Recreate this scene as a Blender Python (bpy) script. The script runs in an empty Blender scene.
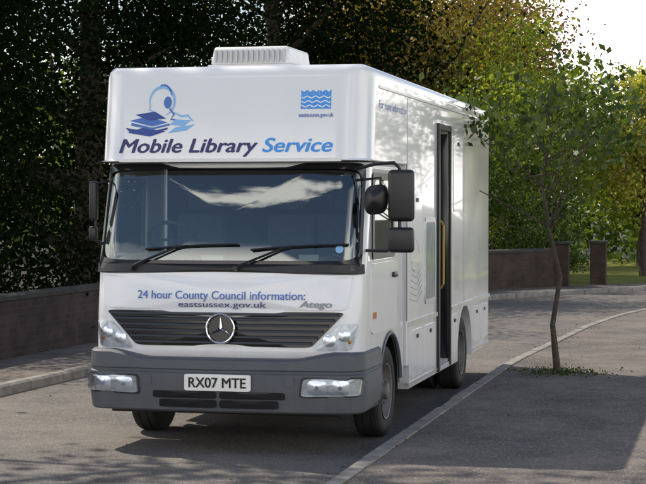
import bpy, bmesh, math, numpy as np
from mathutils import Vector
R=math.radians
scene=bpy.context.scene
col=scene.collection

# ------------------------------------------------------------------ materials
def new_mat(name):
    m=bpy.data.materials.new(name); m.use_nodes=True
    nt=m.node_tree; nt.nodes.clear()
    out=nt.nodes.new('ShaderNodeOutputMaterial')
    return m,nt,out
def mat(name,color,rough=.5,metal=0,var=.0,vscale=6,bump=0,bscale=80,coat=0,color2=None,spec=.5,dirt=0):
    m,nt,out=new_mat(name); N=nt.nodes; L=nt.links
    p=N.new('ShaderNodeBsdfPrincipled'); L.new(p.outputs[0],out.inputs[0])
    p.inputs['Roughness'].default_value=rough; p.inputs['Metallic'].default_value=metal
    p.inputs['Coat Weight'].default_value=coat; p.inputs['Specular IOR Level'].default_value=spec
    p.inputs['Coat Roughness'].default_value=.05
    tc=N.new('ShaderNodeTexCoord')
    c=(*color,1)
    p.inputs['Base Color'].default_value=c
    last=None
    if var or color2:
        n=N.new('ShaderNodeTexNoise'); n.inputs['Scale'].default_value=vscale; n.inputs['Detail'].default_value=8
        n.inputs['Roughness'].default_value=.65
        L.new(tc.outputs['Object'],n.inputs['Vector'])
        r=N.new('ShaderNodeValToRGB'); L.new(n.outputs['Fac'],r.inputs[0])
        r.color_ramp.elements[0].position=.32; r.color_ramp.elements[1].position=.68
        c2=color2 if color2 else tuple(min(1,x*(1+var)) for x in color)
        c1=color if color2 else tuple(x*(1-var) for x in color)
        r.color_ramp.elements[0].color=(*c1,1); r.color_ramp.elements[1].color=(*c2,1)
        L.new(r.outputs[0],p.inputs['Base Color']); last=r.outputs[0]
    if dirt:
        sep=N.new('ShaderNodeSeparateXYZ'); L.new(tc.outputs['Object'],sep.inputs[0])
        mr=N.new('ShaderNodeMapRange'); mr.inputs[1].default_value=.3; mr.inputs[2].default_value=1.6
        mr.inputs[3].default_value=1; mr.inputs[4].default_value=.10; L.new(sep.outputs[2],mr.inputs[0])
        n=N.new('ShaderNodeTexNoise'); n.inputs['Scale'].default_value=5; n.inputs['Detail'].default_value=10
        mp=N.new('ShaderNodeMapping'); mp.inputs['Scale'].default_value=(1,1,.35); L.new(tc.outputs['Object'],mp.inputs[0]); L.new(mp.outputs[0],n.inputs['Vector'])
        mu=N.new('ShaderNodeMath'); mu.operation='MULTIPLY'; L.new(mr.outputs[0],mu.inputs[0]); L.new(n.outputs['Fac'],mu.inputs[1])
        m2=N.new('ShaderNodeMath'); m2.operation='MULTIPLY'; m2.inputs[1].default_value=dirt; L.new(mu.outputs[0],m2.inputs[0])
        mx=N.new('ShaderNodeMix'); mx.data_type='RGBA'; L.new(m2.outputs[0],mx.inputs[0])
        if last: L.new(last,mx.inputs[6])
        else: mx.inputs[6].default_value=c
        mx.inputs[7].default_value=(.20,.18,.15,1)
        L.new(mx.outputs[2],p.inputs['Base Color'])
        ra=N.new('ShaderNodeMath'); ra.operation='MULTIPLY_ADD'; ra.inputs[1].default_value=.5; ra.inputs[2].default_value=rough
        L.new(m2.outputs[0],ra.inputs[0]); L.new(ra.outputs[0],p.inputs['Roughness'])
    if bump:
        n2=N.new('ShaderNodeTexNoise'); n2.inputs['Scale'].default_value=bscale; n2.inputs['Detail'].default_value=4
        L.new(tc.outputs['Object'],n2.inputs['Vector'])
        b=N.new('ShaderNodeBump'); b.inputs['Strength'].default_value=bump; b.inputs['Distance'].default_value=.02
        L.new(n2.outputs['Fac'],b.inputs['Height']); L.new(b.outputs[0],p.inputs['Normal'])
    return m
def glass_mat(name,tint,refl,rough=.02,base=None):
    m,nt,out=new_mat(name); N=nt.nodes; L=nt.links
    t=N.new('ShaderNodeBsdfTransparent'); t.inputs[0].default_value=(*tint,1)
    g=N.new('ShaderNodeBsdfGlossy'); g.inputs['Roughness'].default_value=rough; g.inputs[0].default_value=(.94,1,.97,1)
    lw=N.new('ShaderNodeLayerWeight'); lw.inputs[0].default_value=.25
    a=N.new('ShaderNodeMath'); a.operation='MULTIPLY_ADD'; a.use_clamp=True; a.inputs[1].default_value=.5; a.inputs[2].default_value=refl
    L.new(lw.outputs['Fresnel'],a.inputs[0])
    mx=N.new('ShaderNodeMixShader'); L.new(a.outputs[0],mx.inputs[0]); L.new(t.outputs[0],mx.inputs[1]); L.new(g.outputs[0],mx.inputs[2])
    L.new(mx.outputs[0],out.inputs[0]); return m
def leaf_mat(name,c1,c2,trans=.4,tcol=None,gloss=.03):
    m,nt,out=new_mat(name); N=nt.nodes; L=nt.links
    at=N.new('ShaderNodeAttribute'); at.attribute_name='tint'
    r=N.new('ShaderNodeValToRGB'); L.new(at.outputs['Fac'],r.inputs[0])
    r.color_ramp.elements[0].color=(*c1,1); r.color_ramp.elements[1].color=(*c2,1)
    d=N.new('ShaderNodeBsdfDiffuse'); L.new(r.outputs[0],d.inputs[0])
    t=N.new('ShaderNodeBsdfTranslucent')
    hs=N.new('ShaderNodeMix'); hs.data_type='RGBA'; hs.blend_type='MULTIPLY'; hs.inputs[0].default_value=1
    L.new(r.outputs[0],hs.inputs[6]); hs.inputs[7].default_value=(*(tcol or (1.6,1.5,.5)),1)
    L.new(hs.outputs[2],t.inputs[0])
    mx=N.new('ShaderNodeMixShader'); mx.inputs[0].default_value=trans; L.new(d.outputs[0],mx.inputs[1]); L.new(t.outputs[0],mx.inputs[2])
    if gloss:
        g=N.new('ShaderNodeBsdfGlossy'); g.inputs['Roughness'].default_value=.45
        m2=N.new('ShaderNodeMixShader'); m2.inputs[0].default_value=gloss; L.new(mx.outputs[0],m2.inputs[1]); L.new(g.outputs[0],m2.inputs[2])
        L.new(m2.outputs[0],out.inputs[0])
    else: L.new(mx.outputs[0],out.inputs[0])
    return m
def ground_mat(name,c1,c2,patch,fine=160,bump=.5,rough=.9,pscale=.5):
    m,nt,out=new_mat(name); N=nt.nodes; L=nt.links
    p=N.new('ShaderNodeBsdfPrincipled'); p.inputs['Roughness'].default_value=rough; p.inputs['Specular IOR Level'].default_value=.2
    L.new(p.outputs[0],out.inputs[0])
    tc=N.new('ShaderNodeTexCoord')
    n1=N.new('ShaderNodeTexNoise'); n1.inputs['Scale'].default_value=pscale; n1.inputs['Detail'].default_value=9; n1.inputs['Roughness'].default_value=.7
    n2=N.new('ShaderNodeTexVoronoi'); n2.inputs['Scale'].default_value=fine
    L.new(tc.outputs['Object'],n1.inputs['Vector']); L.new(tc.outputs['Object'],n2.inputs['Vector'])
    r=N.new('ShaderNodeValToRGB'); L.new(n1.outputs['Fac'],r.inputs[0])
    r.color_ramp.elements[0].position=.36; r.color_ramp.elements[1].position=.66
    r.color_ramp.elements[0].color=(*c1,1); r.color_ramp.elements[1].color=(*c2,1)
    sp=N.new('ShaderNodeMix'); sp.data_type='RGBA'; sp.blend_type='MIX'
    sep=N.new('ShaderNodeSeparateColor'); L.new(n2.outputs['Color'],sep.inputs[0])
    mu=N.new('ShaderNodeMath'); mu.operation='GREATER_THAN'; mu.inputs[1].default_value=.86; L.new(sep.outputs[0],mu.inputs[0])
    mm=N.new('ShaderNodeMath'); mm.operation='MULTIPLY'; mm.inputs[1].default_value=.6; L.new(mu.outputs[0],mm.inputs[0])
    L.new(mm.outputs[0],sp.inputs[0]); L.new(r.outputs[0],sp.inputs[6]); sp.inputs[7].default_value=(*patch,1)
    L.new(sp.outputs[2],p.inputs['Base Color'])
    b=N.new('ShaderNodeBump'); b.inputs['Strength'].default_value=bump; b.inputs['Distance'].default_value=.006
    L.new(n2.outputs['Distance'],b.inputs['Height']); L.new(b.outputs[0],p.inputs['Normal'])
    return m
def brick_mat(name,a,b,mortar):
    m,nt,out=new_mat(name); N=nt.nodes; L=nt.links
    p=N.new('ShaderNodeBsdfPrincipled'); p.inputs['Roughness'].default_value=.9; L.new(p.outputs[0],out.inputs[0])
    uv=N.new('ShaderNodeUVMap')
    br=N.new('ShaderNodeTexBrick'); br.inputs['Scale'].default_value=1
    br.inputs['Brick Width'].default_value=.225; br.inputs['Row Height'].default_value=.075; br.inputs['Mortar Size'].default_value=.008
    br.inputs['Color1'].default_value=(*a,1); br.inputs['Color2'].default_value=(*b,1); br.inputs['Mortar'].default_value=(*mortar,1)
    L.new(uv.outputs[0],br.inputs['Vector'])
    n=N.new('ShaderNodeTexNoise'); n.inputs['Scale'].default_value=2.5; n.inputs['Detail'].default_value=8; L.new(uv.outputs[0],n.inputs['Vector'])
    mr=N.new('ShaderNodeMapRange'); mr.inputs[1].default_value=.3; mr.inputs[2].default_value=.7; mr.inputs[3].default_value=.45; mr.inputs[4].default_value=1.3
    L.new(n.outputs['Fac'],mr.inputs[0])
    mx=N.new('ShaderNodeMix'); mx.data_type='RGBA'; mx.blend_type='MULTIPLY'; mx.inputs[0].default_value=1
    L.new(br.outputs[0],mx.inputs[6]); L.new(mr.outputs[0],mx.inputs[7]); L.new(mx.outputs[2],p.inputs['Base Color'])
    bu=N.new('ShaderNodeBump'); bu.inputs['Distance'].default_value=.01; bu.invert=True; L.new(br.outputs['Fac'],bu.inputs['Height']); L.new(bu.outputs[0],p.inputs['Normal'])
    return m

WHITE=mat('white_paint',(.80,.82,.85),.20,coat=.6,dirt=.6)
WHITEB=mat('white_panel',(.81,.83,.86),.25,coat=.5,dirt=.35)
WHITEP=mat('white_plastic',(.74,.74,.72),.45,var=.06)
GREYP=mat('grey_bumper_plastic',(.065,.075,.095),.5,var=.12,vscale=9,bump=.1,bscale=300,dirt=.3)
BLACKP=mat('black_plastic',(.012,.012,.014),.4,var=.2)
BLACKG=mat('black_gloss',(.008,.009,.011),.16)
DARKIN=mat('dark_interior',(.03,.032,.038),.8,var=.3)
SEATM=mat('seat_fabric',(.08,.085,.10),.9,var=.3,vscale=20)
RUBBER=mat('tyre_rubber',(.015,.015,.015),.8,var=.3,bump=.4,bscale=60)
STEEL=mat('wheel_steel',(.15,.155,.165),.5,metal=.5,var=.3,dirt=.7)
CHROME=mat('chrome',(.75,.76,.78),.12,metal=1)
ALU=mat('aluminium',(.55,.56,.58),.35,metal=.8,var=.1)
NAVY=mat('navy_ink',(.018,.02,.13),.4)
BOOKB=mat('book_blue_ink',(.02,.06,.30),.4)
SKYB=mat('sky_blue_ink',(.04,.30,.80),.4)
MIDB=mat('mid_blue_ink',(.05,.16,.50),.4)
PALEB=mat('pale_blue_ink',(.22,.48,.82),.4)
GREYI=mat('grey_ink',(.25,.27,.32),.4)
LGREY=mat('light_grey_ink',(.42,.46,.52),.4)
PLATEM=mat('plate_white',(.80,.80,.78),.3)
BLACKI=mat('black_ink',(.01,.01,.01),.5)
AMBER=mat('amber_lens',(.5,.15,.02),.2)
YELLOW=mat('yellow_rail',(.5,.33,.06),.4)
GLASSW=glass_mat('windscreen_glass',(.50,.56,.53),.17)
GLASSS=glass_mat('side_glass',(.40,.46,.44),.2)
LENS=glass_mat('clear_lens',(.85,.88,.92),.08,.08)
REFL=mat('lamp_reflector',(.80,.82,.86),.2,metal=.8)
REFD=mat('lamp_housing',(.45,.47,.50),.3,metal=.6,var=.3,vscale=14)

# ------------------------------------------------------------------ helpers
def link(o,parent=None,kind=None,label=None,cat=None,group=None):
    col.objects.link(o)
    if parent is not None: o.parent=parent
    if kind: o['kind']=kind
    if label: o['label']=label
    if cat: o['category']=cat
    if group: o['group']=group
    return o
def finish(me,angle=35):
    for p in me.polygons: p.use_smooth=True
    try: me.set_sharp_from_angle(angle=R(angle))
    except Exception: pass
def mesh_obj(name,verts,faces,m,parent=None,smooth=35,recalc=False,**kw):
    me=bpy.data.meshes.new(name); me.from_pydata([tuple(v) for v in verts],[],[tuple(f) for f in faces]); me.update()
    if recalc:
        bm=bmesh.new(); bm.from_mesh(me); bmesh.ops.recalc_face_normals(bm,faces=bm.faces); bm.to_mesh(me); bm.free()
    if smooth: finish(me,smooth)
    me.materials.append(m)
    return link(bpy.data.objects.new(name,me),parent,**kw)
def empty(name,loc=(0,0,0),parent=None,**kw):
    o=bpy.data.objects.new(name,None); o.location=loc; o.empty_display_size=.3
    return link(o,parent,**kw)
def box_data(x0,x1,y0,y1,z0,z1):
    v=[(x0,y0,z0),(x1,y0,z0),(x1,y1,z0),(x0,y1,z0),(x0,y0,z1),(x1,y0,z1),(x1,y1,z1),(x0,y1,z1)]
    f=[(0,3,2,1),(4,5,6,7),(0,1,5,4),(1,2,6,5),(2,3,7,6),(3,0,4,7)]
    return v,f
def box(name,x0,x1,y0,y1,z0,z1,m,parent=None,bev=.01,seg=2,**kw):
    me=bpy.data.meshes.new(name); bm=bmesh.new()
    v,f=box_data(x0,x1,y0,y1,z0,z1); vs=[bm.verts.new(p) for p in v]
    for q in f: bm.faces.new([vs[i] for i in q])
    if bev: bmesh.ops.bevel(bm,geom=list(bm.edges),offset=bev,segments=seg,affect='EDGES',profile=.5)
    bm.to_mesh(me); bm.free(); finish(me); me.materials.append(m)
    return link(bpy.data.objects.new(name,me),parent,**kw)
class Acc:
    def __init__(s): s.v=[]; s.f=[]
    def add(s,v,f):
        o=len(s.v); s.v+=[tuple(p) for p in v]; s.f+=[tuple(i+o for i in q) for q in f]
    def box(s,*a): s.add(*box_data(*a))
    def tube(s,pts,rad,n=8,cap=True):
        pts=[Vector(p) for p in pts]
        if not hasattr(rad,'__len__'): rad=[rad]*len(pts)
        V=[];F=[]; ref=None
        for i,p in enumerate(pts):
            d=(pts[min(i+1,len(pts)-1)]-pts[max(i-1,0)]).normalized()
            if ref is None:
                ref=d.orthogonal().normalized()
            a=(ref-d*ref.dot(d)).normalized(); ref=a; b=d.cross(a)
            for k in range(n):
                t=2*math.pi*k/n; V.append(p+(a*math.cos(t)+b*math.sin(t))*rad[i])
        for i in range(len(pts)-1):
            for k in range(n):
                k2=(k+1)%n; F.append((i*n+k,i*n+k2,(i+1)*n+k2,(i+1)*n+k))
        if cap:
            F.append(tuple(range(n-1,-1,-1))); F.append(tuple((len(pts)-1)*n+k for k in range(n)))
        s.add(V,F)
    def obj(s,name,m,parent=None,smooth=35,**kw): return mesh_obj(name,s.v,s.f,m,parent,smooth,**kw)
def lathe(name,prof,m,parent=None,n=40,axis='x',loc=(0,0,0),**kw):
    V=[];F=[]
    for r,a in prof:
        for k in range(n):
            t=2*math.pi*k/n
            V.append((a,r*math.cos(t),r*math.sin(t)))
    for i in range(len(prof)-1):
        for k in range(n):
            k2=(k+1)%n; F.append((i*n+k,i*n+k2,(i+1)*n+k2,(i+1)*n+k))
    o=mesh_obj(name,V,F,m,parent,30,recalc=True,**kw); o.location=loc; return o
def sup(t,p):
    c,s=math.cos(t),math.sin(t)
    return (math.copysign(abs(c)**(2/p),c), math.copysign(abs(s)**(2/p),s))
def bil(c,x,y):
    u=(x+1)/2; v=(y+1)/2
    return tuple(c[0][i]*(1-u)*(1-v)+c[1][i]*u*(1-v)+c[2][i]*u*v+c[3][i]*(1-u)*v for i in (0,1))
def blob_data(fn,c,p=8,off=0,bulge=0,thick=.02,n=48,rings=6,cyl=False):
    def bf_(X,Y,q):
        if cyl: return bulge*(1-Y*Y)
        return bulge*((1-X*X)*(1-Y*Y) if p>=7 else (1-q*q))
    V=[fn(*bil(c,0,0),off+bulge)];F=[]
    for k in range(1,rings+1):
        q=k/rings
        for j in range(n):
            x,y=sup(2*math.pi*(j+.5)/n,p); 
            V.append(fn(*bil(c,x*q,y*q),off+bf_(x*q,y*q,q)))
    for j in range(n): F.append((0,1+j,1+(j+1)%n))
    for k in range(rings-1):
        a=1+k*n;b=a+n
        for j in range(n): F.append((a+j,b+j,b+(j+1)%n,a+(j+1)%n))
    if thick:
        a=1+(rings-1)*n; b=len(V)
        for j in range(n):
            x,y=sup(2*math.pi*(j+.5)/n,p); V.append(fn(*bil(c,x,y),off-thick))
        for j in range(n): F.append((a+j,b+j,b+(j+1)%n,a+(j+1)%n))
    return V,F
def blob(name,fn,c,m,parent=None,**kw):
    g={k:kw.pop(k) for k in list(kw) if k in('p','off','bulge','thick','n','rings','cyl')}
    V,F=blob_data(fn,c,**g); return mesh_obj(name,V,F,m,parent,40,recalc=False,**kw)
def ring_data(fn,ci,co,pi_=8,po=10,off=.01,n=64,thick=.02):
    V=[];F=[]
    for cc,pp,o in ((ci,pi_,off-thick),(ci,pi_,off),(co,po,off),(co,po,off-thick)):
        for j in range(n):
            x,y=sup(2*math.pi*(j+.5)/n,pp); V.append(fn(*bil(cc,x,y),o))
    for k in range(3):
        for j in range(n): F.append((k*n+j,(k+1)*n+j,(k+1)*n+(j+1)%n,k*n+(j+1)%n))
    return V,F
def rect(a0,a1,b0,b1): return [(a0,b0),(a1,b0),(a1,b1),(a0,b1)]

# ------------------------------------------------------------------ TRUCK
truck=empty('mobile_library_truck',(-.045,0,0),label='white mobile library truck with grey bumper parked tight against the kerb',cat='truck')
HW=1.265; DX=.045
def lerp_tab(tab,z):
    if z<=tab[0][0]: return tab[0][1]
    for (a,b),(c,d) in zip(tab,tab[1:]):
        if z<=c: return b+(d-b)*(z-a)/(c-a)
    return tab[-1][1]
YB=[(.3,.06),(.82,.06),(1.25,.08),(1.58,.12),(1.66,.14),(2.57,.40)]
WC=[(.3,1.24),(1.6,1.24),(2.57,1.225)]
CR=.20; BOW=.06
def cab(s,z,off=0):
    W=lerp_tab(WC,z); yb=lerp_tab(YB,z); L=W-CR; a=abs(s); sg=1 if s>=0 else -1
    if a<=L:
        x=s; y=yb+BOW*(a/L)**2; sl=2*BOW*a/L/L; nn=math.hypot(1,sl); return (x+sg*off*sl/nn, y-off/nn, z)
    aa=(a-L)/CR
    if aa<=math.pi/2:
        x=L+(CR+off)*math.sin(aa); y=yb+BOW+CR-(CR+off)*math.cos(aa); return (sg*x,y,z)
    return (sg*(W+off), yb+BOW+CR+(a-L-CR*math.pi/2), z)
def s_ang(deg,z): return lerp_tab(WC,z)-CR+CR*R(deg)
def s_y(y,z):
    W=lerp_tab(WC,z); return W-CR+CR*math.pi/2+(y-(lerp_tab(YB,z)+BOW+CR))
cols=[('f',t) for t in np.linspace(0,1,17)]+[('a',t) for t in (12,24,36,50,64,78,90)]+[('y',t) for t in np.linspace(.70,2.16,29)]
allc=[(-1,c) for c in reversed(cols[1:])]+[(1,c) for c in cols]
rows=[.82,.9,1.0,1.1,1.2,1.3,1.4,1.5,1.58,1.64,1.68,1.72,1.9,2.1,2.3,2.44,2.52,2.565]
WHY=1.45; WR=.43
def s_of(c,z):
    k,t=c
    if k=='f': return t*(lerp_tab(WC,z)-CR)
    if k=='a': return s_ang(t,z)
    return s_y(t,z)
def zb(y):
    if y<.9: return .82
    d=abs(y-WHY)
    if d<.54: return max(.46,WR+math.sqrt(.54**2-d*d))
    return .46
V=[];F=[]
for z in rows:
    for sg,c in allc:
        z2=z
        if z<1.2 and c[0]=='y': z2=1.2-(1.2-z)*(1.2-zb(c[1]))/(1.2-.82)
        V.append(cab(sg*s_of(c,z),z2))
nc=len(allc)
def pos(c): return {'f':0,'a':1,'y':2}[c[0]]*100+c[1]
for i in range(len(rows)-1):
    zm=(rows[i]+rows[i+1])/2
    for j in range(nc-1):
        lo,hi=sorted((pos(allc[j][1]),pos(allc[j+1][1])))
        if 1.64<zm<2.52 and hi<=150.1: continue
        if 1.72<zm<2.44 and lo>=200.69 and hi<=201.62: continue
        F.append((i*nc+j,i*nc+j+1,(i+1)*nc+j+1,(i+1)*nc+j))
shell=mesh_obj('cab_shell',V,F,WHITE,truck,30)
sm=shell.modifiers.new('s','SOLIDIFY'); sm.thickness=.025; sm.offset=-1
def wsc(z0,z1,a): return [(-s_ang(a,z0),z0),(s_ang(a,z0),z0),(s_ang(a,z1),z1),(-s_ang(a,z1),z1)]
blob('windscreen',cab,wsc(1.63,2.535,50),GLASSW,truck,p=14,off=-.009,bulge=.018,cyl=True,thick=0,n=160,rings=24)
V,F=ring_data(cab,wsc(1.69,2.505,46),wsc(1.60,2.56,56),14,22,.016,160,.03)
mesh_obj('windscreen_seal',V,F,BLACKG,truck,40)
blob('scuttle_panel',cab,[(-s_ang(66,1.58),1.575),(s_ang(66,1.58),1.575),(s_ang(62,1.66),1.665),(-s_ang(62,1.66),1.665)],BLACKP,truck,p=24,off=.022,thick=.03,n=120,rings=8)
blob('tax_disc',cab,rect(.99,1.06,1.76,1.83),PALEB,truck,p=2,off=.012,thick=.002)
for nm,x0 in (('windscreen_wiper',-.86),('windscreen_wiper',.12)):
    A=Acc()
    arm=[cab(x0,1.625,.06),cab(x0+.06,1.66,.06),cab(x0+.40,1.80,.045),cab(x0+.52,1.825,.04)]
    A.tube(arm,[.018,.012,.010,.007],6)
    bl=[cab(x0+t,1.775+.06*(t/1.0)+.012*math.sin(t*3),.034) for t in np.linspace(.12,.98,9)]
    A.tube(bl,[.011]*9,5)
    A.tube([cab(x0,1.62,.02),cab(x0,1.625,.085)],.022,10)
    A.obj(nm,BLACKP,truck)
hood=blob('front_panel',cab,[(-s_ang(20,1.26),1.262),(s_ang(20,1.26),1.262),(s_ang(30,1.56),1.562),(-s_ang(30,1.56),1.562)],WHITEB,truck,p=16,off=.016,bulge=.012,thick=.03,n=120,rings=10)
# grille
G0,G1,GZ0,GZ1=.80,1.10,.935,1.245
gr=[(-G0,GZ0),(G0,GZ0),(G1,GZ1),(-G1,GZ1)]
grille=blob('grille',cab,gr,BLACKG,truck,p=22,off=.014,thick=.03,n=140,rings=10)
def hwg(z): return G0+(G1-G0)*(z-GZ0)/(GZ1-GZ0)
A=Acc()
for z in (.975,1.026,1.077,1.128,1.179,1.224):
    w=hwg(z)-.03; n=40
    Vv=[];Ff=[]
    for k in range(n+1):
        s=-w+2*w*k/n
        Vv+= [cab(s,z-.016,.012),cab(s,z-.013,.040),cab(s,z+.004,.034),cab(s,z+.010,.012)]
    for k in range(n):
        for q in range(3): Ff.append((k*4+q,(k+1)*4+q,(k+1)*4+q+1,k*4+q+1))
    A.add(Vv,Ff)
A.obj('grille_louvres',mat('louvre_grey',(.030,.033,.040),.35),grille)
A=Acc(); cz=1.095; er=.125
rp=[cab(er*math.cos(t),cz+er*math.sin(t),.064) for t in np.linspace(0,2*math.pi,41)]
A.tube(rp,.011,8,False)
for a in (90,210,330):
    d=(math.cos(R(a)),math.sin(R(a))); nrm=(-d[1],d[0])
    w=.018
    P=[(d[0]*er,d[1]*er),(nrm[0]*w,nrm[1]*w),(-nrm[0]*w,-nrm[1]*w)]
    A.add([cab(P[0][0],cz+P[0][1],.064),cab(P[1][0],cz+P[1][1],.058),(*cab(0,cz,.080),),cab(P[2][0],cz+P[2][1],.058)],[(0,1,2),(0,2,3)])
A.obj('grille_emblem',CHROME,grille)
V,F=blob_data(cab,rect(-.12,.12,cz-.12,cz+.12),p=2,off=.050,thick=.03,n=40)
mesh_obj('emblem_backing',V,F,BLACKG,grille)
for sg in (-1,1):
    def fn(s,z,off,sg=sg): return cab(sg*s,z,off)
    c=[(.825,.905),(1.155,.91),(1.215,1.145),(1.035,1.14)]
    h=empty('headlight',parent=truck)
    V,F=blob_data(fn,c,p=9,off=.008,thick=.02); mesh_obj('lamp_housing',V,F,REFD,h)
    for cs,cz_,rr in ((.96,.995,.055),(1.09,1.04,.052)):
        V,F=blob_data(fn,rect(cs-rr,cs+rr,cz_-rr,cz_+rr),p=2.5,off=.010,bulge=.010,thick=.004,n=28); mesh_obj('lamp_reflector',V,F,REFL,h)
    V,F=blob_data(fn,rect(1.12,1.15,.97,1.0),p=2,off=.014,bulge=.006,thick=.004,n=20); mesh_obj('indicator_bulb',V,F,AMBER,h)
    V,F=blob_data(fn,c,p=9,off=.020,bulge=.010,thick=.012); mesh_obj('lamp_lens',V,F,LENS,h)
# bumper
BR=.22; BW=1.262
def bump(s,z,off=0):
    W=BW; L=W-BR; a=abs(s); sg=1 if s>=0 else -1; yb=-.05; bw=.06
    if a<=L:
        sl=2*bw*a/L/L; nn=math.hypot(1,sl); return (s+sg*off*sl/nn, yb+bw*(a/L)**2-off/nn, z)
    aa=(a-L)/BR
    if aa<=math.pi/2: return (sg*(L+(BR+off)*math.sin(aa)), yb+bw+BR-(BR+off)*math.cos(aa), z)
    return (sg*(W+off), yb+bw+BR+(a-L-BR*math.pi/2), z)
def bs(y): return BW-BR+BR*math.pi/2+(y-(-.05+.06+BR))
prof=[(.37,-.10),(.362,-.02),(.378,-.002),(.48,.012),(.58,.018),(.70,.015),(.712,.0),(.73,.0),(.742,.012),(.815,.004),(.835,-.02),(.838,-.12)]
ss=np.concatenate([np.linspace(0,1.02,15),np.linspace(1.05,bs(.25),10),np.linspace(bs(.3),bs(.90),9)])
ss=np.concatenate([-ss[:0:-1],ss]); V=[];F=[]
for z,o in prof:
    for s in ss:
        zz=z
        a=abs(s)
        if z<.5 and a>bs(.3): zz=z+ (a-bs(.3))*.06
        if z>.78 and a>.7: zz=z+.06*min(1,(a-.7)/.3)
        V.append(bump(s,zz,o))
n=len(ss)
for i in range(len(prof)-1):
    for j in range(n-1): F.append((i*n+j,i*n+j+1,(i+1)*n+j+1,(i+1)*n+j))
bumper=mesh_obj('bumper',V,F,GREYP,truck,28)
for z0,z1,w0,w1 in ((.405,.475,.56,.54),(.485,.548,.60,.60)):
    for a0,a1 in ((-w1,-.015),(.015,w1)):
        V,F=blob_data(bump,rect(a0,a1,z0,z1),p=10,off=.026,thick=.02); mesh_obj('air_intake',V,F,BLACKG,bumper)
for s0 in (-.66,.64):
    V,F=blob_data(bump,rect(s0-.04,s0+.04,.60,.68),p=6,off=.026,thick=.02); mesh_obj('towing_eye_cover',V,F,GREYP,bumper)
for sg in (-1,1):
    def fn(s,z,off,sg=sg): return bump(sg*s,z,off)
    h=empty('bumper_lamp',parent=truck)
    c=[(.74,.52),(1.25,.53),(1.28,.672),(.76,.672)]
    V,F=blob_data(fn,[(.72,.505),(1.27,.515),(1.30,.687),(.74,.687)],p=10,off=.022,thick=.02); mesh_obj('lamp_bezel',V,F,BLACKP,h)
    V,F=blob_data(fn,c,p=10,off=.026,thick=.01); mesh_obj('lamp_housing',V,F,REFD,h)
    for cs,rr in ((.88,.085),(1.08,.075)):
        V,F=blob_data(fn,rect(cs-rr,cs+rr,.597-.062,.597+.062),p=4,off=.027,bulge=.008,thick=.004,n=28); mesh_obj('lamp_reflector',V,F,REFL,h)
        V,F=blob_data(fn,rect(cs-.018,cs+.018,.58,.615),p=2,off=.038,bulge=.006,thick=.012,n=20); mesh_obj('lamp_bulb_cap',V,F,GREYI,h)
    V,F=blob_data(fn,c,p=10,off=.046,bulge=.004,thick=.02); mesh_obj('lamp_lens',V,F,LENS,h)
box('lower_valance',-1.05,1.05,.12,.3,.33,.62,BLACKP,truck)
plate=blob('number_plate',bump,rect(-.30,.30,.555,.70),PLATEM,truck,p=18,off=.045,thick=.02,n=48)

def text_obj(name,body,x0,x1,zbase,cap,fn,m,parent,shear=0,bold=0,off=.003,spacing=1.0,**kw):
    cu=bpy.data.curves.new(name,'FONT'); cu.body=body; cu.shear=shear; cu.space_character=spacing
    cu.resolution_u=4
    o=bpy.data.objects.new(name,cu); col.objects.link(o)
    bpy.context.view_layer.update()
    dg=bpy.context.evaluated_depsgraph_get(); me=bpy.data.meshes.new_from_object(o.evaluated_get(dg))
    bpy.data.objects.remove(o)
    bm=bmesh.new(); bm.from_mesh(me); bmesh.ops.triangulate(bm,faces=bm.faces)
    xs=[v.co.x for v in bm.verts]; a,b=min(xs),max(xs)
    vs=[v.co.copy() for v in bm.verts]; bm.verts.index_update(); fs=[tuple(v.index for v in f.verts) for f in bm.faces]; bm.free()
    bpy.data.meshes.remove(me)
    A=Acc(); sh=[(0,0)]
    if bold: sh=[(0,0),(-bold,0),(bold,0),(0,bold*.5),(0,-bold*.5)]
    for k,(dx,dz) in enumerate(sh):
        A.add([fn(x0+(v.x-a)/(b-a)*(x1-x0)+dx*cap, zbase+v.y*cap/.7+dz*cap, off+.0004*k) for v in vs],fs)
    return A.obj(name,m,parent,0,**kw)
text_obj('plate_lettering','RX07 MTE',-.258,.258,.585,.088,bump,BLACKI,plate,bold=.035,off=.049)
text_obj('information_lettering','24 hour County Council information:',-.79,.745,1.352,.072,cab,MIDB,hood,bold=.015,off=.0325)
text_obj('web_address_lettering','eastsussex.gov.uk',-.40,.40,1.282,.050,cab,NAVY,hood,bold=.015,off=.0325)
text_obj('model_badge','Atego',.70,.98,1.288,.055,cab,GREYI,hood,shear=.2,bold=.06,off=.0325)

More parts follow.
